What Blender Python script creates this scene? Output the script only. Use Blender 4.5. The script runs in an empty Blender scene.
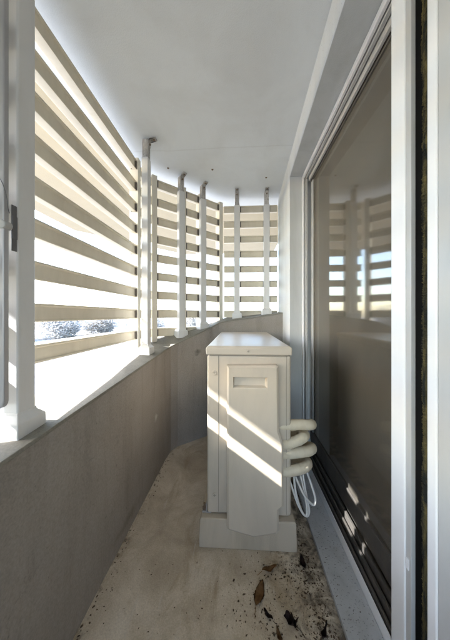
import bpy, bmesh, math, random
from mathutils import Vector, Matrix
R = math.radians
random.seed(7)
scene = bpy.context.scene
COL = scene.collection

# ------------------------------------------------------------------ camera
cam_d = bpy.data.cameras.new('camera')
cam = bpy.data.objects.new('camera', cam_d)
COL.objects.link(cam)
cam.location = (0, 0, 1.0)
cam.rotation_euler = (R(90), 0, math.atan(13.5 / 235))
cam_d.sensor_fit = 'VERTICAL'
cam_d.sensor_height = 36
cam_d.sensor_width = 36
cam_d.lens = 235 / 640 * 36
cam_d.shift_y = -5 / 640
cam_d.clip_start = 0.02
cam_d.clip_end = 1000
scene.camera = cam

# ------------------------------------------------------------------ sky + sun
SX, SY, SZ = 1.0, 0.36, -0.71          # the way the sunlight travels
sd = Vector((SX, SY, SZ)).normalized()
elev = math.asin(-sd.z)
world = bpy.data.worlds.new('World')
scene.world = world
world.use_nodes = True
nt = world.node_tree
nt.nodes.clear()
sky = nt.nodes.new('ShaderNodeTexSky')
sky.sky_type = 'NISHITA'
sky.sun_disc = False
sky.sun_elevation = elev
sky.sun_rotation = math.atan2(-sd.x, -sd.y)
sky.dust_density = 1.2
sky.air_density = 1.0
bg = nt.nodes.new('ShaderNodeBackground')
bg.inputs['Strength'].default_value = 0.15
wo = nt.nodes.new('ShaderNodeOutputWorld')
nt.links.new(sky.outputs[0], bg.inputs[0])
nt.links.new(bg.outputs[0], wo.inputs[0])
sun_d = bpy.data.lights.new('sun', 'SUN')
sun_d.energy = 2.2
sun_d.angle = R(0.53)
sun_d.color = (1.0, 0.98, 0.955)
sun = bpy.data.objects.new('sun', sun_d)
COL.objects.link(sun)
sun.rotation_euler = sd.to_track_quat('-Z', 'Y').to_euler()

vs = scene.view_settings
vs.view_transform = 'Standard'
vs.look = 'None'
vs.gamma = 1.0
vs.use_curve_mapping = False
vs.exposure = 3.7

# ------------------------------------------------------------------ materials
def new_mat(name):
    m = bpy.data.materials.new(name)
    m.use_nodes = True
    n = m.node_tree
    b = n.nodes['Principled BSDF']
    return m, n, b

def N(n, t, **kw):
    x = n.nodes.new(t)
    for k, v in kw.items():
        if k in x.inputs:
            x.inputs[k].default_value = v
        else:
            setattr(x, k, v)
    return x

def ramp(n, fac, stops):
    r = n.nodes.new('ShaderNodeValToRGB')
    e = r.color_ramp.elements
    e[0].position, e[0].color = stops[0][0], (*stops[0][1], 1)
    e[1].position, e[1].color = stops[-1][0], (*stops[-1][1], 1)
    for p, c in stops[1:-1]:
        q = e.new(p)
        q.color = (*c, 1)
    n.links.new(fac, r.inputs[0])
    return r

def mixc(n, fac, a, b, blend='MIX'):
    m = n.nodes.new('ShaderNodeMix')
    m.data_type = 'RGBA'
    m.blend_type = blend
    for s, v in ((0, fac), (6, a), (7, b)):
        if hasattr(v, 'links'):
            n.links.new(v, m.inputs[s])
        elif s == 0:
            m.inputs[0].default_value = v
        else:
            m.inputs[s].default_value = (*v, 1)
    return m.outputs[2]

def coords(n, scale=(1, 1, 1)):
    g = n.nodes.new('ShaderNodeNewGeometry')
    mp = n.nodes.new('ShaderNodeMapping')
    mp.inputs['Scale'].default_value = scale
    n.links.new(g.outputs['Position'], mp.inputs[0])
    return mp.outputs[0]

def noise(n, vec, scale, detail=4, rough=0.6, dist=0.0):
    x = N(n, 'ShaderNodeTexNoise', Scale=scale, Detail=detail, Roughness=rough, Distortion=dist)
    n.links.new(vec, x.inputs['Vector'])
    return x.outputs[0]

def bump(n, b, h, strength, dist=0.01):
    bp = N(n, 'ShaderNodeBump', Strength=strength, Distance=dist)
    n.links.new(h, bp.inputs['Height'])
    n.links.new(bp.outputs[0], b.inputs['Normal'])

def painted(name, col, rough=0.4, dirt=0.25, dirt_col=None, scale=9, spec=0.5, metallic=0.0, bumpy=0.03, specks=0.0):
    """paint or plastic with uneven grime, fine grain and a little orange peel"""
    m, n, b = new_mat(name)
    v = coords(n)
    vst = coords(n, (1, 1, 0.22))
    dc = dirt_col or tuple(c * 0.62 for c in col)
    big = noise(n, vst, scale, 6, 0.65, 0.4)
    rr = ramp(n, big, [(0.42, (0, 0, 0)), (0.72, (1, 1, 1))])
    mul = N(n, 'ShaderNodeMath', operation='MULTIPLY')
    n.links.new(rr.outputs[0], mul.inputs[0])
    mul.inputs[1].default_value = dirt
    c = mixc(n, mul.outputs[0], col, dc)
    if specks:
        sp = noise(n, v, 160, 2, 0.5)
        sr = ramp(n, sp, [(0.70 - 0.06 * specks, (0, 0, 0)), (0.76 - 0.06 * specks, (1, 1, 1))])
        c = mixc(n, sr.outputs[0], c, tuple(x * 0.45 for x in col))
    n.links.new(c, b.inputs['Base Color'])
    ro = ramp(n, noise(n, v, 9, 4), [(0.3, (rough * .92,) * 3), (0.7, (min(1, rough * 1.1),) * 3)])
    n.links.new(ro.outputs[0], b.inputs['Roughness'])
    b.inputs['Metallic'].default_value = metallic
    b.inputs['Specular IOR Level'].default_value = spec
    bump(n, b, noise(n, v, 220, 3), bumpy, 0.004)
    return m

def concrete(name, c1, c2, stain, scale=3.0, bumpy=0.25, streak=True):
    m, n, b = new_mat(name)
    v = coords(n)
    vs_ = coords(n, (1, 1, 0.15)) if streak else v
    a = ramp(n, noise(n, v, scale, 8, 0.62, 0.3), [(0.3, c1), (0.7, c2)])
    st = ramp(n, noise(n, vs_, scale * 2.3, 7, 0.7, 0.6), [(0.5, (0, 0, 0)), (0.78, (1, 1, 1))])
    ml = N(n, 'ShaderNodeMath', operation='MULTIPLY')
    n.links.new(st.outputs[0], ml.inputs[0])
    ml.inputs[1].default_value = 0.7
    c = mixc(n, ml.outputs[0], a.outputs[0], stain)
    fine = ramp(n, noise(n, v, 150, 4, 0.7), [(0.3, (0.82,) * 3), (0.7, (1.1,) * 3)])
    c = mixc(n, 1.0, c, fine.outputs[0], 'MULTIPLY')
    if streak:
        rs = ramp(n, noise(n, coords(n, (1, 1, 0.05)), 26, 6, 0.75, 0.3), [(0.55, (1, 1, 1)), (0.68, (0.92, 0.915, 0.91))])
        c = mixc(n, 1.0, c, rs.outputs[0], 'MULTIPLY')
        vo = N(n, 'ShaderNodeTexVoronoi', Scale=1.7); vo.feature = 'DISTANCE_TO_EDGE'
        wv = N(n, 'ShaderNodeVectorMath', operation='MULTIPLY_ADD')
        nz = N(n, 'ShaderNodeTexNoise', Scale=5, Detail=6); n.links.new(v, nz.inputs['Vector'])
        n.links.new(nz.outputs[1], wv.inputs[0]); wv.inputs[1].default_value = (0.35, 0.35, 0.35); n.links.new(v, wv.inputs[2])
        n.links.new(wv.outputs[0], vo.inputs['Vector'])
        ck = ramp(n, vo.outputs[0], [(0.0006, (0.75,) * 3), (0.0035, (1, 1, 1))])
        c = mixc(n, 0.6, c, mixc(n, 1.0, c, ck.outputs[0], 'MULTIPLY'))
    pits = ramp(n, noise(n, v, 70, 2, 0.4), [(0.22, (0.7,) * 3), (0.28, (1, 1, 1))])
    c = mixc(n, 1.0, c, pits.outputs[0], 'MULTIPLY')
    n.links.new(c, b.inputs['Base Color'])
    b.inputs['Roughness'].default_value = 0.85
    b.inputs['Specular IOR Level'].default_value = 0.25
    ad = N(n, 'ShaderNodeMath', operation='ADD')
    n.links.new(noise(n, v, 120, 6, 0.7), ad.inputs[0])
    n.links.new(noise(n, v, 14, 5, 0.6), ad.inputs[1])
    bump(n, b, ad.outputs[0], bumpy, 0.006)
    return m

def floor_material():
    m, n, b = new_mat('worn_floor_coating')
    v = coords(n)
    base = ramp(n, noise(n, v, 4.5, 8, 0.65, 0.5), [(0.34, (0.37, 0.31, 0.235)), (0.5, (0.49, 0.425, 0.33)), (0.66, (0.63, 0.565, 0.465))])
    yel = ramp(n, noise(n, coords(n, (1.4, 0.6, 1)), 6, 6, 0.7, 0.8), [(0.52, (0, 0, 0)), (0.74, (0.75,) * 3)])
    c = mixc(n, yel.outputs[0], base.outputs[0], (0.27, 0.20, 0.11))
    # scuffs along the length of the floor
    sc = ramp(n, noise(n, coords(n, (9, 1.2, 1)), 5, 6, 0.7, 0.5), [(0.60, (0, 0, 0)), (0.72, (0.7,) * 3)])
    c = mixc(n, sc.outputs[0], c, (0.55, 0.51, 0.45))
    # soil collecting towards the sill and along the foot of the parapet
    g = n.nodes.new('ShaderNodeNewGeometry')
    sx = n.nodes.new('ShaderNodeSeparateXYZ')
    n.links.new(g.outputs['Position'], sx.inputs[0])
    mr = N(n, 'ShaderNodeMapRange')
    mr.inputs['From Min'].default_value = -0.06
    mr.inputs['From Max'].default_value = 0.33
    mr.inputs['To Min'].default_value = -0.14
    mr.inputs['To Max'].default_value = 0.17
    n.links.new(sx.outputs[0], mr.inputs[0])
    ad = N(n, 'ShaderNodeMath', operation='ADD')
    n.links.new(noise(n, v, 22, 8, 0.72, 0.6), ad.inputs[0])
    n.links.new(mr.outputs[0], ad.inputs[1])
    so = ramp(n, ad.outputs[0], [(0.54, (0, 0, 0)), (0.74, (0.85,) * 3)])
    c = mixc(n, so.outputs[0], c, (0.035, 0.026, 0.018))
    fr = N(n, 'ShaderNodeMapRange')
    fr.inputs['From Min'].default_value = -0.40
    fr.inputs['From Max'].default_value = -0.52
    fr.inputs['To Min'].default_value = -0.2
    fr.inputs['To Max'].default_value = 0.12
    n.links.new(sx.outputs[0], fr.inputs[0])
    ad2 = N(n, 'ShaderNodeMath', operation='ADD')
    n.links.new(noise(n, v, 16, 7, 0.7, 0.5), ad2.inputs[0])
    n.links.new(fr.outputs[0], ad2.inputs[1])
    so2 = ramp(n, ad2.outputs[0], [(0.58, (0, 0, 0)), (0.70, (0.8,) * 3)])
    c = mixc(n, so2.outputs[0], c, (0.10, 0.085, 0.065))
    fine = ramp(n, noise(n, v, 190, 4, 0.75), [(0.3, (0.78,) * 3), (0.7, (1.12,) * 3)])
    c = mixc(n, 1.0, c, fine.outputs[0], 'MULTIPLY')
    n.links.new(c, b.inputs['Base Color'])
    b.inputs['Roughness'].default_value = 0.62
    b.inputs['Specular IOR Level'].default_value = 0.35
    ad3 = N(n, 'ShaderNodeMath', operation='ADD')
    n.links.new(noise(n, v, 90, 6, 0.7), ad3.inputs[0])
    n.links.new(noise(n, v, 11, 6, 0.6), ad3.inputs[1])
    bump(n, b, ad3.outputs[0], 0.35, 0.006)
    return m

def glass_material():
    m, n, b = new_mat('tinted_window_glass')
    n.nodes.remove(b)
    out = n.nodes['Material Output']
    tr = n.nodes.new('ShaderNodeBsdfTransparent')
    tr.inputs[0].default_value = (0.55, 0.53, 0.49, 1)
    gl = n.nodes.new('ShaderNodeBsdfGlossy')
    gl.inputs['Roughness'].default_value = 0.06
    gl.inputs['Color'].default_value = (0.84, 0.80, 0.74, 1)
    v = coords(n)
    bp = N(n, 'ShaderNodeBump', Strength=0.02, Distance=0.01)
    n.links.new(noise(n, v, 5, 2), bp.inputs['Height'])
    n.links.new(bp.outputs[0], gl.inputs['Normal'])
    df = n.nodes.new('ShaderNodeBsdfDiffuse')
    df.inputs[0].default_value = (0.31, 0.285, 0.24, 1)
    fr = N(n, 'ShaderNodeFresnel', IOR=2.35)
    mx = n.nodes.new('ShaderNodeMixShader')
    n.links.new(fr.outputs[0], mx.inputs[0])
    n.links.new(tr.outputs[0], mx.inputs[1])
    n.links.new(gl.outputs[0], mx.inputs[2])
    # dust film on the pane
    du = ramp(n, noise(n, coords(n, (1, 1, 0.4)), 6, 6, 0.7, 0.4), [(0.3, (0.13,) * 3), (0.75, (0.25,) * 3)])
    m2 = n.nodes.new('ShaderNodeMixShader')
    n.links.new(du.outputs[0], m2.inputs[0])
    n.links.new(mx.outputs[0], m2.inputs[1])
    n.links.new(df.outputs[0], m2.inputs[2])
    n.links.new(m2.outputs[0], out.inputs[0])
    return m

def leaf_material(name, c1, c2, scale=0.9, through=0.0):
    m, n, b = new_mat(name)
    v = coords(n)
    r = ramp(n, noise(n, v, scale, 4, 0.6), [(0.35, c1), (0.65, c2)])
    n.links.new(r.outputs[0], b.inputs['Base Color'])
    b.inputs['Roughness'].default_value = 0.7
    b.inputs['Specular IOR Level'].default_value = 0.2
    if through:
        t = n.nodes.new('ShaderNodeBsdfTranslucent'); n.links.new(r.outputs[0], t.inputs[0])
        mx = n.nodes.new('ShaderNodeMixShader'); mx.inputs[0].default_value = through
        n.links.new(b.outputs[0], mx.inputs[1]); n.links.new(t.outputs[0], mx.inputs[2])
        n.links.new(mx.outputs[0], n.nodes['Material Output'].inputs[0])
    return m

M = {}
M['ceiling'] = painted('ceiling_paint', (0.62, 0.645, 0.65), 0.5, 0.6, (0.52, 0.53, 0.52), 3, 0.3, bumpy=0.25)
M['eave'] = painted('eave_cream_paint', (0.44, 0.38, 0.27), 0.7, 0.4, (0.37, 0.315, 0.22), 4, 0.25, bumpy=0.3)
M['floor'] = floor_material()
M['parapet'] = concrete('parapet_concrete', (0.255, 0.23, 0.205), (0.31, 0.285, 0.26), (0.185, 0.165, 0.15), 3.0, 0.25)
def smudge(m, at, sc, col, amount):
    n = m.node_tree
    b = n.nodes['Principled BSDF']
    old = b.inputs['Base Color'].links[0].from_socket
    g = n.nodes.new('ShaderNodeNewGeometry')
    su = N(n, 'ShaderNodeVectorMath', operation='SUBTRACT'); n.links.new(g.outputs['Position'], su.inputs[0]); su.inputs[1].default_value = at
    mu = N(n, 'ShaderNodeVectorMath', operation='MULTIPLY'); n.links.new(su.outputs[0], mu.inputs[0]); mu.inputs[1].default_value = sc
    le = N(n, 'ShaderNodeVectorMath', operation='LENGTH'); n.links.new(mu.outputs[0], le.inputs[0])
    ad = N(n, 'ShaderNodeMath', operation='ADD'); n.links.new(le.outputs['Value'], ad.inputs[0])
    n.links.new(noise(n, coords(n), 40, 5, 0.7), ad.inputs[1])
    r = ramp(n, ad.outputs[0], [(0.55, (amount,) * 3), (0.95, (0, 0, 0))])
    n.links.new(mixc(n, r.outputs[0], old, col), b.inputs['Base Color'])
def joint(m, y0):
    n = m.node_tree
    b = n.nodes['Principled BSDF']
    old = b.inputs['Base Color'].links[0].from_socket
    g = n.nodes.new('ShaderNodeNewGeometry'); sx = n.nodes.new('ShaderNodeSeparateXYZ')
    n.links.new(g.outputs['Position'], sx.inputs[0])
    w = N(n, 'ShaderNodeMath', operation='MULTIPLY_ADD'); n.links.new(noise(n, coords(n), 3, 5, 0.6), w.inputs[0]); w.inputs[1].default_value = 0.05
    n.links.new(sx.outputs[1], w.inputs[2])
    sb = N(n, 'ShaderNodeMath', operation='SUBTRACT'); n.links.new(w.outputs[0], sb.inputs[0]); sb.inputs[1].default_value = y0
    ab = N(n, 'ShaderNodeMath', operation='ABSOLUTE'); n.links.new(sb.outputs[0], ab.inputs[0])
    r = ramp(n, ab.outputs[0], [(0.0015, (0.25,) * 3), (0.006, (0, 0, 0))])
    c = mixc(n, r.outputs[0], old, (0.36, 0.35, 0.33))
    sp = ramp(n, noise(n, coords(n), 55, 3, 0.6), [(0.70, (0, 0, 0)), (0.78, (0.5,) * 3)])
    n.links.new(mixc(n, sp.outputs[0], c, (0.72, 0.72, 0.70)), b.inputs['Base Color'])
joint(M['ceiling'], 1.60)
smudge(M['parapet'], (-0.506, 1.42, 0.37), (4, 12, 18), (0.50, 0.48, 0.45), 0.8)
smudge(M['parapet'], (-0.33, 1.88, 0.70), (14, 14, 14), (0.10, 0.09, 0.08), 0.8)
smudge(M['parapet'], (-0.506, 1.05, 0.06), (4, 3, 14), (0.14, 0.12, 0.10), 0.5)
M['cap'] = concrete('cap_cement', (0.20, 0.19, 0.165), (0.25, 0.24, 0.21), (0.15, 0.14, 0.12), 5, 0.3, False)
M['wall'] = painted('house_wall_render', (0.60, 0.625, 0.635), 0.7, 0.35, (0.42, 0.41, 0.39), 7, 0.25, bumpy=0.3, specks=0.25)
M['jamb'] = painted('recess_grey', (0.45, 0.47, 0.475), 0.5, 0.6, (0.34, 0.345, 0.34), 7, 0.35, bumpy=0.2)
M['slat'] = painted('beige_slat_paint', (0.70, 0.645, 0.53), 0.55, 0.35, (0.50, 0.44, 0.34), 12, 0.35, bumpy=0.06)
M['stile'] = painted('cream_stile_paint', (0.72, 0.69, 0.61), 0.5, 0.25, (0.52, 0.48, 0.40), 12, 0.35)
M['clip'] = painted('dark_clip_metal', (0.12, 0.105, 0.09), 0.6, 0.3)
M['post'] = painted('white_post_paint', (0.62, 0.625, 0.625), 0.42, 0.3, (0.47, 0.45, 0.41), 10, 0.4, bumpy=0.06)
M['chipped'] = painted('chipped_post_top', (0.50, 0.49, 0.47), 0.7, 0.9, (0.20, 0.18, 0.16), 46, 0.3, bumpy=0.5, specks=2.0)
M['bolt'] = painted('rusty_bolt', (0.18, 0.13, 0.09), 0.7, 0.5, (0.08, 0.05, 0.03), 60)
M['steel'] = painted('grey_zinc', (0.38, 0.38, 0.39), 0.45, 0.3, (0.2, 0.2, 0.2), 20, 0.5, 0.4)
M['darksteel'] = painted('dark_latch_metal', (0.10, 0.10, 0.105), 0.5, 0.3)
M['ac'] = painted('ivory_casing_paint', (0.49, 0.43, 0.35), 0.36, 0.75, (0.37, 0.335, 0.28), 7, 0.45, bumpy=0.05)
M['lid'] = painted('ivory_lid_paint', (0.49, 0.43, 0.35), 0.36, 0.7, (0.48, 0.43, 0.35), 6, 0.5, bumpy=0.05)
M['seam'] = painted('dark_seam', (0.22, 0.20, 0.17), 0.7, 0.2)  # dark tone for the casing seams and screw slots
M['cover'] = painted('ivory_cover_plastic', (0.50, 0.44, 0.355), 0.38, 0.6, (0.36, 0.32, 0.265), 6, 0.45, bumpy=0.05)
M['base'] = painted('base_block_paint', (0.46, 0.40, 0.315), 0.75, 0.8, (0.33, 0.29, 0.225), 8, 0.25, bumpy=0.3)
M['pipe'] = painted('cream_pipe_wrap', (0.58, 0.52, 0.40), 0.6, 0.45, (0.44, 0.36, 0.24), 22, 0.3, bumpy=0.2)
M['cable'] = painted('white_cable', (0.62, 0.61, 0.58), 0.45, 0.2)
M['alu'] = painted('white_aluminium', (0.66, 0.67, 0.68), 0.35, 0.2, (0.50, 0.50, 0.50), 10, 0.5, bumpy=0.02)
M['alugrey'] = painted('grey_aluminium', (0.40, 0.405, 0.40), 0.4, 0.25, (0.28, 0.28, 0.27), 12, 0.5, bumpy=0.02)
M['sill'] = painted('sill_aluminium', (0.44, 0.46, 0.48), 0.42, 0.45, (0.27, 0.27, 0.27), 14, 0.5, 0.15, 0.1, specks=1.1)
M['track'] = painted('dark_door_track', (0.055, 0.052, 0.048), 0.5, 0.5, (0.12, 0.10, 0.08), 18)
M['black'] = painted('gap_black', (0.006, 0.006, 0.006), 0.95, 0.2, spec=0.03)
M['brush'] = painted('mouldy_brush_pile', (0.016, 0.017, 0.015), 0.9, 0.75, (0.15, 0.12, 0.045), 70, 0.05, bumpy=0.6)
M['glass'] = glass_material()
M['roomwall'] = painted('room_wall_paper', (0.32, 0.29, 0.25), 0.8, 0.2)
M['roomfloor'] = painted('room_floor_boards', (0.46, 0.37, 0.23), 0.5, 0.3)
M['leaf1'] = leaf_material('dead_leaf_brown', (0.16, 0.085, 0.035), (0.24, 0.14, 0.06), 60)
M['leaf2'] = leaf_material('dead_leaf_dark', (0.028, 0.018, 0.016), (0.05, 0.03, 0.025), 60)
M['crumb'] = leaf_material('soil_crumb', (0.035, 0.024, 0.016), (0.12, 0.085, 0.055), 160)
M['ground'] = concrete('yard_paving', (0.185, 0.18, 0.175), (0.225, 0.22, 0.215), (0.15, 0.147, 0.145), 0.4, 0.1, False)
M['foliage'] = leaf_material('tree_foliage', (0.38, 0.37, 0.355), (0.48, 0.465, 0.445), 0.6, 0.5)  # far paler than leaves: haze and glare put into the colour
M['bark'] = leaf_material('tree_bark', (0.09, 0.07, 0.05), (0.15, 0.12, 0.09), 4)
M['housewhite'] = painted('far_house_render', (0.62, 0.61, 0.58), 0.8, 0.2, scale=0.5)
M['houseroof'] = painted('far_house_roof', (0.22, 0.23, 0.26), 0.7, 0.3, scale=1)
M['pane'] = painted('far_window_pane', (0.05, 0.06, 0.07), 0.1, 0.1)

# ------------------------------------------------------------------ mesh helpers
def link(name, bm, mat, parent=None, smooth=False, bevel=0.0, seg=2):
    bmesh.ops.recalc_face_normals(bm, faces=bm.faces)
    me = bpy.data.meshes.new(name)
    bm.to_mesh(me)
    bm.free()
    o = bpy.data.objects.new(name, me)
    COL.objects.link(o)
    me.materials.append(mat)
    if parent is not None:
        o.parent = parent
        o.matrix_parent_inverse = Matrix.Translation(-parent.location) if parent.type == 'EMPTY' and parent.rotation_euler.z == 0 else Matrix()
    if bevel:
        md = o.modifiers.new('bevel', 'BEVEL')
        md.width = bevel
        md.segments = seg
        md.limit_method = 'ANGLE'
        md.angle_limit = R(35)
        md.harden_normals = False
    if smooth:
        for p in me.polygons:
            p.use_smooth = True
    return o

def tag(o, label=None, cat=None, group=None, kind=None):
    if label: o['label'] = label
    if cat: o['category'] = cat
    if group: o['group'] = group
    if kind: o['kind'] = kind
    return o

def empty(name, loc, rz=0.0):
    o = bpy.data.objects.new(name, None)
    o.empty_display_size = 0.1
    o.location = loc
    o.rotation_euler = (0, 0, rz)
    COL.objects.link(o)
    return o

def box(bm, x0, x1, y0, y1, z0, z1):
    vsx = [bm.verts.new(p) for p in ((x0, y0, z0), (x1, y0, z0), (x1, y1, z0), (x0, y1, z0),
                                      (x0, y0, z1), (x1, y0, z1), (x1, y1, z1), (x0, y1, z1))]
    for f in ((0, 3, 2, 1), (4, 5, 6, 7), (0, 1, 5, 4), (1, 2, 6, 5), (2, 3, 7, 6), (3, 0, 4, 7)):
        bm.faces.new([vsx[i] for i in f])
    return vsx

def loft(bm, rings, closed_ends=True):
    rs = [[bm.verts.new(p) for p in r] for r in rings]
    n = len(rs[0])
    for a, b in zip(rs, rs[1:]):
        for i in range(n):
            bm.faces.new((a[i], a[(i + 1) % n], b[(i + 1) % n], b[i]))
    if closed_ends:
        bm.faces.new(rs[0][::-1])
        bm.faces.new(rs[-1])

def prism(bm, pts, axis, a, b):
    """pts 2-D outline, extruded along axis 'x','y','z' from a to b"""
    def p3(p, t):
        return {'x': (t, p[0], p[1]), 'y': (p[0], t, p[1]), 'z': (p[0], p[1], t)}[axis]
    loft(bm, [[p3(p, a) for p in pts], [p3(p, b) for p in pts]])

def smooth_path(pts, n=6):
    pts = [Vector(p) for p in pts]
    out = []
    for i in range(len(pts) - 1):
        p0 = pts[max(i - 1, 0)]; p1 = pts[i]; p2 = pts[i + 1]; p3 = pts[min(i + 2, len(pts) - 1)]
        for k in range(n):
            t = k / n
            out.append(0.5 * ((2 * p1) + (-p0 + p2) * t + (2 * p0 - 5 * p1 + 4 * p2 - p3) * t * t + (-p0 + 3 * p1 - 3 * p2 + p3) * t ** 3))
    out.append(pts[-1])
    return out

def tube(bm, pts, r, n=12, jitter=0.0):
    pts = [Vector(p) for p in pts]
    rings = []
    up = Vector((0.13, 0.21, 0.97)).normalized()
    for i, p in enumerate(pts):
        d = (pts[min(i + 1, len(pts) - 1)] - pts[max(i - 1, 0)]).normalized()
        a = up - d * up.dot(d)
        if a.length < 1e-3:
            a = Vector((1, 0, 0)) - d * d.x
        a.normalize()
        up = a
        b = d.cross(a)
        rr = r * (1 + random.uniform(-jitter, jitter)) if not callable(r) else r(i / (len(pts) - 1))
        rings.append([p + (a * math.cos(2 * math.pi * k / n) + b * math.sin(2 * math.pi * k / n)) * rr for k in range(n)])
    loft(bm, rings)

def disc(bm, c, axis, r, h, n=16):
    c = Vector(c); d = Vector(axis).normalized()
    tube(bm, [c, c + d * h], r, n)

# ------------------------------------------------------------------ setting
CZ = 2.12                                        # ceiling height
def inner_z(y):                                  # the parapet's top climbs along the balcony
    return 0.684 + (y - 0.474) * 0.0690
IN = [(-0.512, -2.2, inner_z(-2.2)), (-0.512, 0.4, inner_z(0.4)), (-0.508, 1.0, inner_z(1.0)), (-0.505, 1.60, inner_z(1.6)),
      (-0.496, 1.70, 0.772), (-0.462, 1.765, 0.79), (-0.22, 1.965, 0.905), (-0.165, 1.992, 0.935), (-0.09, 2.0, 0.955), (0.372, 2.0, 1.02)]
OUT = [(-0.742, -2.2, inner_z(-2.2)), (-0.742, 0.4, inner_z(0.4)), (-0.738, 1.0, inner_z(1.0)), (-0.735, 1.60, 0.775),
       (-0.733, 1.72, 0.80), (-0.69, 1.82, 0.825), (-0.235, 2.225, 0.93), (-0.19, 2.262, 0.955), (-0.12, 2.29, 0.975), (0.372, 2.30, 1.03)]

bm = bmesh.new()                                  # balcony slab
prism(bm, [(-0.742, -2.2), (0.60, -2.2), (0.60, 2.30), (-0.12, 2.29), (-0.235, 2.225), (-0.733, 1.72)], 'z', -0.2, 0.0)
bmesh.ops.subdivide_edges(bm, edges=[e for e in bm.edges if e.calc_length() > 1], cuts=4)
tag(link('floor', bm, M['floor']), kind='structure')

bm = bmesh.new()                                  # ceiling slab reaching out over the yard
prism(bm, [(-0.86, -4.0), (0.62, -4.0), (0.62, 2.44), (-0.13, 2.44), (-0.26, 2.38), (-0.86, 1.80)], 'z', CZ, CZ + 0.22)
tag(link('ceiling', bm, M['ceiling']), kind='structure')
bm = bmesh.new()
prism(bm, [(-2.17, -4.0), (-0.861, -4.0), (-0.861, 1.802), (-0.262, 2.382), (-0.131, 2.441), (0.62, 2.441), (0.62, 4.3), (-1.0, 4.3), (-2.17, 3.0)], 'z', CZ + 0.002, CZ + 0.22)
tag(link('eave_slab', bm, M['eave']), 'cream underside of the deep eave reaching out above the slatted screens', 'eave')

bm = bmesh.new()                                  # the ground far below
bmesh.ops.create_grid(bm, x_segments=8, y_segments=8, size=400, matrix=Matrix.Translation((0, 0, -3.3)))
tag(link('ground', bm, M['ground']), kind='structure')

# parapet
pw = empty('parapet_wall', (-0.6, 0.5, 0))
tag(pw, 'low grey brown concrete parapet curving round the balcony below the slats', 'parapet')
bm = bmesh.new()
rings = []
for (xi, yi, zi), (xo, yo, zo) in zip(IN, OUT):
    rings.append([(xi, yi, 0.0), (xi, yi, zi - 0.012), (xo, yo, zo - 0.012), (xo, yo, -0.2)])
loft(bm, rings)
link('wall', bm, M['parapet'], pw)
bm = bmesh.new()
rings = []
for (xi, yi, zi), (xo, yo, zo) in zip(IN, OUT):
    d = Vector((xi - xo, yi - yo, 0)).normalized() * 0.003
    rings.append([(xi + d.x, yi + d.y, zi - 0.0115), (xi + d.x, yi + d.y, zi), (xo, yo, zo), (xo, yo, zo - 0.0115)])
loft(bm, rings)
link('coping', bm, M['cap'], pw, bevel=0.002)

# house wall with the recess of the sliding door
def face_x(y):
    return 0.328 + 0.0346 * (y - 0.75)
hw = empty('house_wall', (0.5, 1.9, 0))
tag(hw, 'pale rendered house wall with the recess that holds the sliding door', 'wall')
bm = bmesh.new()
JY = 1.69; SOF = 1.98
prism(bm, [(face_x(JY), JY), (0.62, JY), (0.62, 2.30), (face_x(2.30), 2.30)], 'z', 0.0, CZ)
link('pier', bm, M['wall'], hw, bevel=0.004)
bm = bmesh.new()
prism(bm, [(face_x(-2.2), -2.2), (0.62, -2.2), (0.62, JY), (face_x(JY), JY)], 'z', SOF, CZ)
link('lintel', bm, M['wall'], hw, bevel=0.004)
bm = bmesh.new()                                   # thin sheets inside the recess, greyer than the wall
box(bm, face_x(JY) + 0.003, 0.45, JY - 0.004, JY, 0.03, SOF - 0.004)
prism(bm, [(face_x(-2.2) + .003, -2.2), (0.45, -2.2), (0.45, JY), (face_x(JY) + 0.003, JY)], 'z', SOF - 0.004, SOF)
link('recess_lining', bm, M['jamb'], hw)
bm = bmesh.new()
box(bm, -0.742, 0.62, -2.32, -2.2, -0.2, 0.62)
tag(link('end_parapet', bm, M['parapet'], bevel=0.006), 'low concrete parapet closing the near end of the balcony', 'parapet')

bm = bmesh.new()
prism(bm, [(-1.02, -0.25), (-0.78, -0.25), (-0.78, 0.385), (-1.02, 0.385)], 'z', -3.3, CZ + 0.001)  # unseen upright, added to block the sun from the door frame
tag(link('sun_blocker', bm, M['wall'], bevel=0.01), 'unseen added column outside the near end of the balcony', 'sun_blocker')

for x, y, lab in ((-0.536, 1.763, 'tiny rusty ceiling plug between the second and third white posts'), (-0.20, 1.80, 'tiny rusty ceiling plug right of the fourth white post'), (0.225, 1.93, 'tiny rusty ceiling plug left of the farthest post')):
    bm = bmesh.new(); disc(bm, (x, y, CZ - 0.004), (0, 0, 1), 0.008, 0.006, 12)
    tag(link('ceiling_plug', bm, M['bolt'], bevel=0.0015), lab, 'ceiling plug', 'old plugs left in the ceiling')

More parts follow.
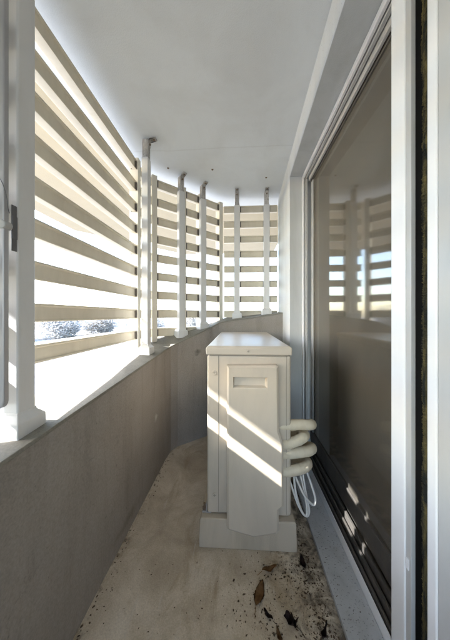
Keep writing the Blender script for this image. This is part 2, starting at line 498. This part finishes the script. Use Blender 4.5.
# ------------------------------------------------------------------ slatted screens
PITCH = 0.1425; TOPZ = 2.038; ROWS = 9
PROF = [(-0.006, 0.0), (-0.006, -0.008), (0.003, -0.011), (0.003, -0.055), (-0.003, -0.057), (-0.003, -0.064), (0.040, -0.058), (0.045, -0.052), (0.045, 0.003)]
def screen(p0, p1, stiles, label, zlow=0.62, rows=ROWS):
    """slatted bay from p0 to p1 in plan; outward is to the left of p0->p1"""
    p0 = Vector((*p0, 0)); p1 = Vector((*p1, 0))
    L = (p1 - p0).length
    d = (p1 - p0).normalized()
    out = Vector((-d.y, d.x, 0))
    root = empty('slatted_screen', ((p0.x + p1.x) / 2, (p0.y + p1.y) / 2, 0.8))
    tag(root, label, 'slatted screen', 'slatted screens standing round the parapet')
    def at(s, o, z):
        q = p0 + d * s + out * o
        return (q.x, q.y, z)
    ends = [s for s in stiles]
    for k in range(rows):
        z = TOPZ - k * PITCH
        bm = bmesh.new()
        a0 = 0.0; a1 = L
        sag = random.uniform(-0.0015, 0.0015)
        loft(bm, [[at(a0, o, z + h + sag) for o, h in PROF], [at(a1, o, z + h - sag) for o, h in PROF]])
        sl = link('slat', bm, M['slat'], root, bevel=0.0012, seg=1)
        for s in ends:
            for sg in (-1, 1):
                c = s + sg * 0.027
                if c < 0.004 or c > L - 0.004:
                    continue
                bm = bmesh.new()
                pts = [at(c - 0.006, -0.008, 0), at(c + 0.006, -0.008, 0), at(c + 0.006, 0.03, 0), at(c - 0.006, 0.03, 0)]
                loft(bm, [[(x, y, z - 0.059) for x, y, _ in pts], [(x, y, z - 0.009) for x, y, _ in pts]])
                o = link('end_clip', bm, M['clip'], None)
                o.parent = sl
                o.matrix_parent_inverse = Matrix()
                # the slat's mesh sits in its root's frame: same frame for the clip
                o.matrix_parent_inverse = (Matrix.Translation(root.location) @ sl.matrix_parent_inverse).inverted()
    for s in stiles:
        bm = bmesh.new()
        pts = [at(s - 0.021, -0.016, 0), at(s + 0.021, -0.016, 0), at(s + 0.021, 0.045, 0), at(s - 0.021, 0.045, 0)]
        loft(bm, [[(x, y, zlow) for x, y, _ in pts], [(x, y, TOPZ + 0.02) for x, y, _ in pts]])
        link('stile', bm, M['stile'], root, bevel=0.003)
    return root

screen((-0.690, -2.15), (-0.688, 1.600), [0.12, 1.6, 2.45, 3.712], 'long straight beige slatted screen between the near white post and the chipped second post')
screen((-0.687, 1.612), (-0.668, 1.722), [0.085], 'very narrow slatted bay just past the second white post, before the screen turns', zlow=0.72)
screen((-0.664, 1.731), (-0.156, 2.222), [0.03, 0.285, 0.462, 0.685], 'beige slatted screen running diagonally across the corner of the curve', zlow=0.76)
screen((-0.140, 2.244), (0.366, 2.248), [0.130, 0.405], 'beige slatted screen facing the camera at the far end above the air conditioner', zlow=0.9)

# ------------------------------------------------------------------ white posts
def post(x, y, rz, zb, label, first=False):
    root = empty('post', (x, y, zb), rz)
    tag(root, label, 'post', 'white posts standing on the parapet')
    hw_, hd = 0.0265, 0.021
    bm = bmesh.new()
    box(bm, -hd, hd, -hw_, hw_, -0.02, CZ - zb - 0.13)
    o = link('shaft', bm, M['post'], root, bevel=0.004); o.matrix_parent_inverse = Matrix()
    bm = bmesh.new()                                # flared shoe
    r0, r1, r2 = 0.0435, 0.0425, 0.0285
    def sq(r, z): return [(-r + .006, -r, z), (r - .006, -r, z), (r - .006, r, z), (-r + .006, r, z)]
    loft(bm, [sq(r0, -0.02), sq(r0, 0.008), sq(r1, 0.034), sq(r2, 0.050), sq(r2, 0.056)])
    o = link('base_shoe', bm, M['post'], root, bevel=0.002); o.matrix_parent_inverse = Matrix()
    zt = CZ - zb
    bm = bmesh.new()                                # narrower bare top, chipped
    box(bm, -0.019, 0.019, -0.019, 0.019, zt - 0.14, zt - 0.012)
    o = link('bare_top', bm, M['chipped'], root, bevel=0.003); o.matrix_parent_inverse = Matrix()
    bm = bmesh.new()                                # bent strap up to the ceiling
    pts = [(0.021, 0, zt - 0.055), (0.021, 0, zt - 0.02), (0.026, 0, zt - 0.009), (0.036, 0, zt - 0.005), (0.066, 0, zt - 0.004)]
    pts2 = [(p[0] - 0.004 if i < 2 else p[0] - 0.002, 0, p[2] - (0.0 if i < 2 else 0.004)) for i, p in enumerate(pts)]
    pr = [(p[0], p[2]) for p in pts] + [(p[0], p[2]) for p in pts2[::-1]]
    prism(bm, pr, 'y', -0.016, 0.016)
    o = link('ceiling_bracket', bm, M['chipped'], root); o.matrix_parent_inverse = Matrix()
    for c, ax, r in (((0.050, 0, zt - 0.014), (0, 0, 1), 0.007), ((0.0215, 0, zt - 0.038), (1, 0, 0), 0.006)):
        bm = bmesh.new()
        disc(bm, c, ax, r, 0.008, 10)
        b = link('bolt', bm, M['bolt'], root); b.matrix_parent_inverse = Matrix()
    return root

post(-0.582, 0.5935, 0, 0.693, 'nearest and widest white post at the left edge of the picture, with a flared foot')
post(-0.585, 1.462, 0, 0.760, 'white post with a bent bracket where the straight screen ends, second from the camera')
post(-0.462, 1.868, R(-46), 0.838, 'third white post, left of the two standing on the diagonal part of the parapet')
post(-0.307, 2.005, R(-52), 0.890, 'fourth white post, right of the two standing on the diagonal part of the parapet')
post(-0.013, 2.135, R(-90), 0.975, 'white post rising behind the left half of the air conditioner lid')
post(0.252, 2.135, R(-90), 1.012, 'white post farthest right, beside the house wall at the end of the balcony')

# folded clothes-pole arm on the near post
ra = empty('clothes_pole_bracket', (-0.58, 0.545, 0.76))
tag(ra, 'grey folded clothes pole bracket hanging down the near post at the left edge', 'bracket')
bm = bmesh.new()
prof = []
for k in range(9):
    a = math.pi + math.pi * k / 8
    prof.append((-0.579 + 0.018 * math.cos(a), 0.791 + 0.018 * math.sin(a)))
prof += [(-0.561, 2.00), (-0.597, 2.00)]
prism(bm, prof, 'y', 0.531, 0.545)
link('arm', bm, M['steel'], ra, bevel=0.003)
bm = bmesh.new()
box(bm, -0.5640, -0.5618, 0.552, 0.566, 1.160, 1.275)
box(bm, -0.566, -0.5600, 0.553, 0.566, 1.190, 1.248)
link('latch_plate', bm, M['darksteel'], ra, bevel=0.0015)
bm = bmesh.new()
disc(bm, (-0.566, 0.550, 1.218), (0, -1, 0), 0.011, 0.022, 14)
link('pivot_knob', bm, M['alugrey'], ra, smooth=False, bevel=0.003)
bm = bmesh.new()
tube(bm, smooth_path([(-0.585, 0.529, 1.335), (-0.568, 0.529, 1.325), (-0.556, 0.532, 1.29), (-0.556, 0.536, 1.262), (-0.562, 0.546, 1.250)], 6), 0.0009, 6)
link('wire', bm, M['darksteel'], ra, smooth=True)

# ------------------------------------------------------------------ sliding door
DX = 0.445
dr = empty('sliding_door', (DX, 1.0, 0.03))
tag(dr, 'glazed sliding door with dark reflecting pane and white aluminium frame', 'sliding door')
bm = bmesh.new()                                    # outer frame: head + far jamb
box(bm, DX, DX + 0.012, -2.0, 1.665, SOF - 0.034, SOF - 0.006)
box(bm, DX, DX + 0.012, 1.657, 1.685, 0.03, SOF - 0.006)
link('outer_frame', bm, M['alu'], dr, bevel=0.002)
bm = bmesh.new()                                    # stepped head track and jamb groove
box(bm, DX + 0.016, DX + 0.030, -2.0, 1.654, SOF - 0.040, SOF - 0.008)
box(bm, DX + 0.034, DX + 0.046, -2.0, 1.640, SOF - 0.064, SOF - 0.010)
box(bm, DX + 0.016, DX + 0.030, 1.645, 1.680, 0.04, SOF - 0.042)
link('head_track', bm, M['alugrey'], dr, bevel=0.002)
bm = bmesh.new()
for x0, x1, zz in ((DX + 0.008, DX + 0.016, 0.062), (DX + 0.022, DX + 0.030, 0.085), (DX + 0.036, DX + 0.046, 0.11)):
    box(bm, x0, x1, -2.0, 1.66, 0.012, zz)
box(bm, DX + 0.004, DX + 0.12, -2.0, 1.685, 0.006, 0.030)
link('bottom_track', bm, M['track'], dr, bevel=0.0015)
pan = empty('door_leaf', (DX + 0.06, 1.1, 0.12)); pan.parent = dr; pan.matrix_parent_inverse = Matrix.Translation(-dr.location)
def leaf_part(name, bm, mat, bevel=0.0):
    o = link(name, bm, mat, None, bevel=bevel)
    o.parent = pan
    o.matrix_parent_inverse = (Matrix.Translation(pan.location)).inverted()
    return o
GX = DX + 0.058
bm = bmesh.new(); box(bm, GX - 0.003, GX + 0.003, 0.735, 1.625, 0.215, SOF - 0.075); leaf_part('glass_pane', bm, M['glass'])
bm = bmesh.new()
box(bm, DX + 0.050, DX + 0.078, 0.72, 1.64, 0.112, 0.150)
box(bm, DX + 0.046, DX + 0.078, 0.72, 1.64, 0.153, 0.213)
leaf_part('bottom_rail', bm, M['track'], 0.002)
bm = bmesh.new(); box(bm, DX + 0.050, DX + 0.078, 0.72, 1.64, SOF - 0.073, SOF - 0.012); leaf_part('top_rail', bm, M['track'], 0.002)
bm = bmesh.new(); box(bm, DX + 0.050, DX + 0.078, 1.600, 1.640, 0.214, SOF - 0.074); leaf_part('far_stile', bm, M['alugrey'], 0.002)
bm = bmesh.new()
box(bm, DX - 0.002, DX + 0.046, 0.6545, 0.711, 0.034, SOF - 0.002)
leaf_part('meeting_stile', bm, M['alu'], 0.003)
bm = bmesh.new()
box(bm, DX + 0.0015, DX + 0.046, 0.638, 0.6542, 0.034, SOF - 0.002)
box(bm, DX - 0.0005, DX + 0.046, 0.6330, 0.6377, 0.034, SOF - 0.002)
leaf_part('stile_groove', bm, M['alugrey'], 0.001)
bm = bmesh.new()
box(bm, DX - 0.0015, DX + 0.030, 0.641, 0.651, 0.33, 0.36)
leaf_part('latch_plate', bm, M['alu'], 0.001)

# open joint with its mouldy brush, and the second frame post
jt = empty('door_gap_seal', (DX + 0.03, 0.615, 0.03))
tag(jt, 'dark upright gap with mouldy brush seal between the two white door uprights', 'door seal')
bm = bmesh.new(); box(bm, DX + 0.010, DX + 0.058, 0.586, 0.6325, 0.034, SOF - 0.002); link('backing', bm, M['black'], jt)  # shallow backing painted black for the unlit depth of the gap
bm = bmesh.new()
zz = 0.036
left = []; n = 1500
rows = []
for i in range(n + 1):
    z = 0.036 + (SOF - 0.05) * i / n
    e = 0.6065 + random.uniform(-0.0022, 0.002) + 0.0015 * math.sin(i * 0.021) + 0.001 * math.sin(i * 0.13)
    rows.append((z, e))
va = [[bm.verts.new((DX + 0.006, 0.586, z)), bm.verts.new((DX + 0.004 + random.uniform(-.001, .001), (0.586 + e) / 2, z)), bm.verts.new((DX + 0.007 + random.uniform(-.002, .002), e, z)), bm.verts.new((DX + 0.0098, e - .002, z))] for z, e in rows]
for a, b in zip(va, va[1:]):
    for j in range(3):
        bm.faces.new((a[j], a[j + 1], b[j + 1], b[j]))
link('brush_strip', bm, M['brush'], jt)

fx = empty('fixed_frame', (DX, 0.55, 0.03))
tag(fx, 'white aluminium frame upright at the right edge, nearest the camera', 'door frame')
bm = bmesh.new(); box(bm, DX + 0.002, DX + 0.046, 0.5580, 0.5855, 0.034, SOF - 0.002); link('upright', bm, M['alu'], fx, bevel=0.003)
bm = bmesh.new(); box(bm, DX + 0.0045, DX + 0.046, 0.40, 0.5575, 0.034, SOF - 0.002); link('inner_stop', bm, M['alugrey'], fx, bevel=0.002)
bm = bmesh.new(); box(bm, DX + 0.03, DX + 0.036, -2.0, 0.399, 0.05, SOF - 0.05); link('glass_pane', bm, M['glass'], fx)

# sill
sl = empty('door_sill', (0.39, 0.9, 0.0))
tag(sl, 'dirty grey aluminium sill on the floor along the sliding door', 'sill')
bm = bmesh.new()
prism(bm, [(0.318, -2.0), (0.4395, -2.0), (0.4395, 1.685), (0.334, 1.685)], 'z', 0.001, 0.020)
link('sill_plate', bm, M['sill'], sl, bevel=0.002)
bm = bmesh.new()
prism(bm, [(0.4400, 0.022), (0.4400, 0.0005), (0.4485, 0.0005), (0.4485, 0.052), (0.4445, 0.052)], 'y', -2.0, 1.683)
link('upstand', bm, M['alu'], sl, bevel=0.001)

# room behind the pane
bm = bmesh.new(); box(bm, 0.57, 4.2, -2.2, 3.6, 0.0, 0.12); tag(link('room_floor', bm, M['roomfloor']), kind='structure')
bm = bmesh.new()
box(bm, 4.2, 4.3, -2.3, 3.7, 0.0, 2.5); box(bm, 0.62, 4.2, 3.6, 3.7, 0.0, 2.5); box(bm, 0.62, 4.2, -2.3, -2.2, 0.0, 2.5)
box(bm, 0.621, 4.2, -2.2, 3.6, 2.4, 2.5)
box(bm, 0.621, 0.70, 1.7, 3.6, 0.12, 2.4)
tag(link('room_wall', bm, M['roomwall']), 'dim papered walls of the dark room behind the glass door', 'wall')

# ------------------------------------------------------------------ air conditioner
bs = bmesh.new()
prism(bs, [(-0.171, 0.0), (0.247, 0.0), (0.243, 0.120), (0.236, 0.127), (-0.160, 0.127), (-0.167, 0.120)], 'y', 1.003, 1.90)
tag(link('base_block', bs, M['base'], bevel=0.004), 'beige concrete block under the outdoor air conditioner', 'base block')

ac = empty('air_conditioner', (0.045, 1.45, 0.127))
tag(ac, 'ivory outdoor air conditioner with wrapped pipes standing at the end of the balcony', 'air conditioner')
X0, X1, YF, YB = -0.138, 0.226, 1.026, 1.885
bm = bmesh.new()
box(bm, X0, X1, YF, YB, 0.130, 0.824)
link('casing', bm, M['ac'], ac, bevel=0.010, seg=3)
bm = bmesh.new()                                    # lid with a soft rolled rim
def ring(g, z, y0=YF, y1=YB): return [(X0 - g, y0 - g, z), (X1 + g, y0 - g, z), (X1 + g, y1 + g, z), (X0 - g, y1 + g, z)]
loft(bm, [ring(0.004, 0.826), ring(0.005, 0.852), ring(0.002, 0.860), ring(-0.006, 0.8645)])
link('lid', bm, M['lid'], ac, bevel=0.004, seg=3)
bm = bmesh.new()                                    # seams between the casing's sheets
box(bm, -0.0885, -0.0865, YF - 0.0012, YF + 0.003, 0.14, 0.822)
box(bm, 0.2055, 0.2070, YF - 0.0012, YF + 0.003, 0.14, 0.822)
box(bm, X0 + 0.012, X1 - 0.012, YF - 0.0012, YF + 0.003, 0.8215, 0.8262)
link('seam', bm, M['seam'], ac)
def screw(x, z, y=YF, r=0.0105):
    bm = bmesh.new()
    disc(bm, (x, y + 0.001, z), (0, -1, 0), r, 0.0045, 16)
    o = link('screw', bm, M['ac'], ac, bevel=0.0015)
    bm = bmesh.new()
    box(bm, x - r * .6, x + r * .6, y - 0.0042, y - 0.003, z - 0.0009, z + 0.0009)
    box(bm, x - 0.0009, x + 0.0009, y - 0.0040, y - 0.003, z - r * .6, z + r * .6)
    s = link('slot', bm, M['seam'], None)
    s.parent = o
    s.matrix_parent_inverse = (Matrix.Translation(ac.location) @ o.matrix_parent_inverse).inverted()
screw(-0.106, 0.748); screw(-0.104, 0.212); screw(0.042, 0.843, YF - 0.005, 0.0075)
# drip notch under the lid's screw
# valve cover: bulging plate with a hand grip
cv0 = 1.026; CF = 0.987
bm = bmesh.new()
outl = [(-0.049, 0.786), (0.158, 0.790), (0.166, 0.786), (0.168, 0.52), (0.187, 0.46), (0.187, 0.20), (0.168, 0.185), (0.168, 0.098), (0.160, 0.086), (0.064, 0.066), (-0.042, 0.092), (-0.049, 0.100)]
inn = [(-0.040, 0.777), (0.152, 0.781), (0.158, 0.777), (0.160, 0.515), (0.179, 0.455), (0.179, 0.206), (0.160, 0.190), (0.160, 0.104), (0.153, 0.094), (0.064, 0.075), (-0.036, 0.099), (-0.040, 0.106)]
# flat front with the grip cut out of it
GR = (-0.022, 0.120, 0.694, 0.739)
vb = [bm.verts.new((x, cv0, z)) for x, z in outl]
vm = [bm.verts.new((x, CF + 0.006, z)) for x, z in outl]
vf = [bm.verts.new((x, CF, z)) for x, z in inn]
nn = len(outl)
for A_, B_ in ((vb, vm), (vm, vf)):
    for i in range(nn):
        bm.faces.new((A_[i], A_[(i + 1) % nn], B_[(i + 1) % nn], B_[i]))
g = [bm.verts.new(p) for p in ((GR[0], CF, GR[3]), (GR[1], CF, GR[3]), (GR[1], CF, GR[2]), (GR[0], CF, GR[2]))]
gi = [bm.verts.new(p) for p in ((GR[0] + .004, CF + 0.026, GR[3] - .001), (GR[1] - .006, CF + 0.026, GR[3] - .001), (GR[1] - .010, CF + 0.014, GR[2] + .008), (GR[0] + .004, CF + 0.014, GR[2] + .008))]
for i in range(4):
    bm.faces.new((g[i], g[(i + 1) % 4], gi[(i + 1) % 4], gi[i]))
bm.faces.new(gi)
# front ring: quads between the outline and the grip
bm.faces.new((vf[0], vf[1], vf[2], g[1], g[0]))
bm.faces.new((g[1], vf[2], vf[3], vf[4], vf[5], g[2]))
bm.faces.new((g[2], vf[5], vf[6], vf[7], vf[8], vf[9], vf[10], vf[11], g[3]))
bm.faces.new((g[3], vf[11], vf[0], g[0]))
link('valve_cover', bm, M['cover'], ac, bevel=0.0015)
bm = bmesh.new()                                    # foot bracket with its nut
box(bm, -0.160, -0.120, 1.03, 1.075, 0.1275, 0.133)
box(bm, -0.144, -0.139, 1.03, 1.075, 0.130, 0.165)
fo = link('foot', bm, M['steel'], ac, bevel=0.001)
bm = bmesh.new()
disc(bm, (-0.152, 1.045, 0.133), (0, 0, 1), 0.009, 0.010, 6); disc(bm, (-0.152, 1.045, 0.143), (0, 0, 1), 0.005, 0.016, 10)
nu = link('nut', bm, M['bolt'], None); nu.parent = fo
nu.matrix_parent_inverse = (Matrix.Translation(ac.location) @ fo.matrix_parent_inverse).inverted()
# wrapped pipes
PR = 0.0225
paths = [
    [(0.150, 1.050, 0.512), (0.205, 1.046, 0.514), (0.262, 1.048, 0.520), (0.310, 1.060, 0.514), (0.332, 1.095, 0.500), (0.318, 1.130, 0.478), (0.280, 1.145, 0.462), (0.215, 1.150, 0.455)],
    [(0.150, 1.036, 0.440), (0.205, 1.034, 0.441), (0.250, 1.036, 0.453), (0.282, 1.050, 0.463), (0.298, 1.085, 0.458), (0.285, 1.125, 0.44), (0.255, 1.14, 0.425), (0.215, 1.145, 0.42)],
    [(0.150, 1.045, 0.393), (0.205, 1.042, 0.394), (0.265, 1.044, 0.400), (0.312, 1.058, 0.402), (0.333, 1.095, 0.394), (0.318, 1.135, 0.375), (0.280, 1.150, 0.36), (0.215, 1.155, 0.352)],
    [(0.150, 1.038, 0.322), (0.205, 1.034, 0.322), (0.258, 1.036, 0.331), (0.294, 1.052, 0.335), (0.310, 1.085, 0.332), (0.296, 1.125, 0.32), (0.262, 1.14, 0.31), (0.215, 1.145, 0.305)],
]
for i, p in enumerate(paths):
    bm = bmesh.new()
    sp = smooth_path(p, 22)
    tube(bm, sp, lambda t: PR * (0.985 + 0.03 * ((t * 17 + i * .3) % 1.0) + 0.02 * math.sin(t * 61 + i)), 18)
    link('pipe', bm, M['pipe'], ac, smooth=True)
for p in ([(0.215, 1.06, 0.30), (0.235, 1.055, 0.24), (0.262, 1.05, 0.165), (0.288, 1.045, 0.125), (0.300, 1.05, 0.14), (0.292, 1.06, 0.21), (0.276, 1.08, 0.29)],
          [(0.245, 1.06, 0.30), (0.252, 1.056, 0.22), (0.272, 1.05, 0.150), (0.296, 1.05, 0.118), (0.312, 1.06, 0.135), (0.296, 1.07, 0.23), (0.29, 1.09, 0.30)],
          [(0.25, 1.05, 0.29), (0.285, 1.045, 0.215), (0.325, 1.045, 0.172), (0.335, 1.05, 0.20), (0.318, 1.06, 0.26), (0.305, 1.09, 0.30)]):
    bm = bmesh.new()
    tube(bm, smooth_path(p, 8), 0.0048, 8)
    link('cable', bm, M['cable'], ac, smooth=True)

# ------------------------------------------------------------------ leaves and soil on the floor
def leaf(x, y, rz, L, W, mat, label, curl=0.012, lobes=0):
    bm = bmesh.new()
    n = 14
    rows = []
    for i in range(n + 1):
        t = i / n
        w = W * (math.sin(math.pi * t ** 0.85) ** 0.9) * (1 + (0.45 * math.sin(t * math.pi * lobes) if lobes else 0.07 * math.sin(t * 40)))
        w = max(w, 0.0006)
        z = 0.006 + curl * (abs(t - .5) * 1.6) ** 2 + 0.003 * math.sin(t * 9)
        rows.append([bm.verts.new((w * s, (t - .5) * L, z + curl * 1.1 * s * s * (0.4 + 0.6 * t))) for s in (-1, -.5, 0, .5, 1)])
    for a, b in zip(rows, rows[1:]):
        for j in range(4):
            bm.faces.new((a[j], a[j + 1], b[j + 1], b[j]))
    st = [(0, -L / 2, 0.008), (0.002, -L / 2 - L * .18, 0.004), (0.006, -L / 2 - L * .34, 0.003)]
    tube(bm, st, 0.0009, 5)
    bmesh.ops.solidify(bm, geom=[f for f in bm.faces if len(f.verts) == 4][:n * 4], thickness=0.0006)
    o = link('leaf', bm, mat, None, smooth=True)
    o.location = (x, y, 0.0)
    o.rotation_euler = (0, 0, rz)
    tag(o, label, 'leaf', 'dead leaves on the balcony floor')
def lobed_leaf(x, y, rz, r0, label, seed):
    rg = random.Random(seed)
    bm = bmesh.new()
    n = 60; K = 5
    grid = []
    for j in range(1, K + 1):
        row = []
        for i in range(n):
            a = 2 * math.pi * i / n
            lob = 0.50 + 0.50 * abs(math.cos(2.5 * a)) ** 1.6
            lob *= 0.8 + 0.25 * math.cos(a) + 0.06 * math.sin(17 * a)
            r = r0 * lob * j / K
            z = 0.006 + 0.020 * (j / K) ** 2 * (0.5 + 0.5 * math.sin(3 * a + seed)) + 0.004 * math.sin(9 * a + j)
            row.append(bm.verts.new((r * math.cos(a), r * math.sin(a) * 0.8, z)))
        grid.append(row)
    c = bm.verts.new((0, 0, 0.005))
    for i in range(n):
        bm.faces.new((c, grid[0][i], grid[0][(i + 1) % n]))
        for j in range(K - 1):
            bm.faces.new((grid[j][i], grid[j + 1][i], grid[j + 1][(i + 1) % n], grid[j][(i + 1) % n]))
    bmesh.ops.solidify(bm, geom=bm.faces[:], thickness=0.0006)
    tube(bm, [(-r0 * .1, 0, 0.006), (-r0 * .7, 0.002, 0.006), (-r0 * 1.3, 0.008, 0.003)], 0.001, 5)
    o = link('leaf', bm, M['leaf2'], None, smooth=True)
    o.location = (x, y, 0.0); o.rotation_euler = (0, 0, rz)
    tag(o, label, 'leaf', 'dead leaves on the balcony floor')
leaf(0.075, 0.845, R(-22), 0.085, 0.017, M['leaf1'], 'long brown dead leaf lying flat in front of the base block', 0.004)
lobed_leaf(0.176, 0.768, R(150), 0.029, 'dark crumpled lobed leaf near the sill at the bottom of the picture', 3)
leaf(0.098, 0.782, R(50), 0.036, 0.006, M['leaf2'], 'thin dark leaf just below the long brown leaf', 0.008)
leaf(0.120, 0.925, R(-75), 0.060, 0.010, M['leaf1'], 'narrow brown leaf lying against the foot of the base block', 0.008)
leaf(0.125, 0.730, R(20), 0.036, 0.007, M['leaf1'], 'folded brown leaf left of the dark crumpled leaf', 0.012)
leaf(0.255, 0.950, R(10), 0.046, 0.011, M['leaf2'], 'small dark leaf between the sill and the corner of the base block', 0.014)
leaf(0.266, 0.745, R(-40), 0.042, 0.007, M['leaf2'], 'dark shrivelled leaf touching the edge of the sill', 0.016, 2)

bm = bmesh.new()
rng = random.Random(11)
def crumb(x, y, r, z=0.0):
    m = Matrix.Translation((x, y, z + r * 0.3)) @ Matrix.Rotation(rng.uniform(0, 6.28), 4, 'Z') @ Matrix.Diagonal((r * rng.uniform(.7, 1.9), r * rng.uniform(.5, 1), r * rng.uniform(.3, .7), 1))
    res = bmesh.ops.create_icosphere(bm, subdivisions=1, radius=1.0, matrix=m)
    for v in res['verts']:
        v.co += Vector((rng.uniform(-1, 1), rng.uniform(-1, 1), rng.uniform(-.5, .5))) * r * 0.35
cl = [(0.29, 0.74, .03), (0.255, 0.86, .03), (0.28, 0.93, .022), (0.27, 1.0, .02), (0.22, 0.92, .03), (0.16, 0.90, .04), (0.04, 0.83, .04), (0.295, 0.66, .03), (0.29, 0.72, .03), (0.21, 0.72, .04), (0.11, 0.74, .03), (0.28, 0.80, .03), (0.30, 0.70, .02), (0.27, 1.12, .03)]
for i in range(1500):
    cx, cy, s = cl[int(rng.random() ** 0.9 * len(cl)) % len(cl)]
    x = rng.gauss(cx, s); y = rng.gauss(cy, s * 1.4)
    if x > 0.312 or (y > 0.985 and x < 0.255): continue
    crumb(x, y, rng.choice([.0007, .0008, .001, .001, .0012, .0012, .0015, .0015, .002, .0026, .0036]))
for i in range(240):
    x = 0.312 - abs(rng.gauss(0, 0.10)); y = rng.uniform(0.6, 1.0) 
    if (y > 0.985 and x < 0.255): continue
    crumb(x, y, rng.choice([.001, .0015, .002, .003]))
for i in range(90):
    crumb(-0.505 + abs(rng.gauss(0, .02)), rng.uniform(0.62, 1.7), rng.choice([.0015, .002, .003]))
for i in range(70):
    crumb(rng.uniform(-.45, .1), rng.uniform(0.62, 1.0), rng.choice([.001, .0015, .002]))
for i in range(60):
    crumb(rng.uniform(.34, .43), rng.uniform(0.62, 1.3), rng.choice([.001, .0012, .0018]), 0.020)
tag(link('soil_crumbs', bm, M['crumb']), 'dark crumbs of soil and leaf litter scattered along the sill', 'soil', kind='stuff')

# ------------------------------------------------------------------ outside
def tree(x, y, h, w, label, seed):
    rg = random.Random(seed)
    root = empty('tree', (x, y, -3.3))
    tag(root, label, 'tree', 'trees beyond the balcony')
    bm = bmesh.new()
    zt = -3.3 + h * 0.55
    tube(bm, [(x, y, -3.3), (x + .1, y, -3.3 + h * .25), (x, y + .1, zt)], lambda t: 0.16 * (1 - .6 * t) * h / 6, 8)
    blobs = []
    for k in range(14):
        a = rg.uniform(0, 6.28); r = w * rg.uniform(.15, .62); z = -3.3 + h * rg.uniform(.12, .86)
        c = Vector((x + r * math.cos(a), y + r * math.sin(a), z)); blobs.append((c, w * rg.uniform(.28, .46)))
        tube(bm, [(x, y, -3.3 + h * .35), (x + (c.x - x) * .5, y + (c.y - y) * .5, (z - 3.3 + h * .35) / 2 + .4), tuple(c)], lambda t: 0.06 * (1 - .8 * t) * h / 6, 5)
    link('trunk', bm, M['bark'], root)
    bm = bmesh.new()
    for c, r in blobs:
        for k in range(620):
            d = Vector((rg.gauss(0, 1), rg.gauss(0, 1), rg.gauss(0, .8))).normalized() * r * rg.random() ** .4
            p = c + d
            s = rg.uniform(.04, .10) * w / 2.2
            q = Matrix.Rotation(rg.uniform(0, 6.28), 3, 'Z') @ Matrix.Rotation(rg.uniform(-1.2, 1.2), 3, 'X')
            vv = [bm.verts.new(p + q @ Vector(u)) for u in ((-s, 0, 0), (0, -s * .6, 0.02), (s, 0, 0), (0, s * .6, 0.02))]
            bm.faces.new(vv)
    link('crown', bm, M['foliage'], root)

TL = ['broad tree nearest the left edge, seen low through the long slatted screen',
      'round tree seen through the middle of the long slatted screen',
      'taller tree seen through the long screen close to the second post',
      'tree seen through the narrow bay beyond the second post',
      'tree seen between the third and fourth posts',
      'small tree seen through the far screen behind the air conditioner']
for i, (x, y, h, w) in enumerate([(-19, 16, 5.6, 4.2), (-17, 21, 5.4, 4.0), (-14.5, 24, 5.6, 3.8), (-10, 25, 5.2, 3.4), (-5.5, 27, 5.0, 3.4), (0.5, 30, 5.2, 3.4)]):
    tree(x * 2.1, y * 2.1, h * 0.92, w * 1.5, TL[i], 30 + i)

def house(x, y, w, d, h, label):
    root = empty('house', (x, y, -3.3)); tag(root, label, 'house', 'far houses')
    bm = bmesh.new(); box(bm, x - w / 2, x + w / 2, y - d / 2, y + d / 2, -3.3, -3.3 + h); link('wall', bm, M['housewhite'], root)
    bm = bmesh.new()
    prism(bm, [(x - w / 2 - .4, -3.3 + h + .003), (x + w / 2 + .4, -3.3 + h + .003), (x, -3.3 + h + 1.6)], 'y', y - d / 2 - .4, y + d / 2 + .4)
    link('roof', bm, M['houseroof'], root)
    for k in range(4):
        for zz in (1.0, 3.4):
            if zz + 1.3 > h: continue
            bm = bmesh.new(); xx = x - w / 2 + w * (k + .5) / 4
            box(bm, xx - .5, xx + .5, y - d / 2 - .02, y - d / 2 + .05, -3.3 + zz, -3.3 + zz + 1.2)
            link('window', bm, M['pane'], root)
house(-58, 84, 12, 8, 5.4, 'long pale house far behind the trees, seen through the long screen')
house(-19, 92, 11, 8, 5.6, 'pale house far off, seen between the posts at the turn of the screen')
house(9, 96, 10, 8, 5.0, 'low pale house far off, seen through the far screen')

# ------------------------------------------------------------------ render settings
scene.render.engine = 'CYCLES'
scene.cycles.max_bounces = 12
scene.cycles.diffuse_bounces = 8
scene.cycles.glossy_bounces = 5
scene.cycles.transparent_max_bounces = 12
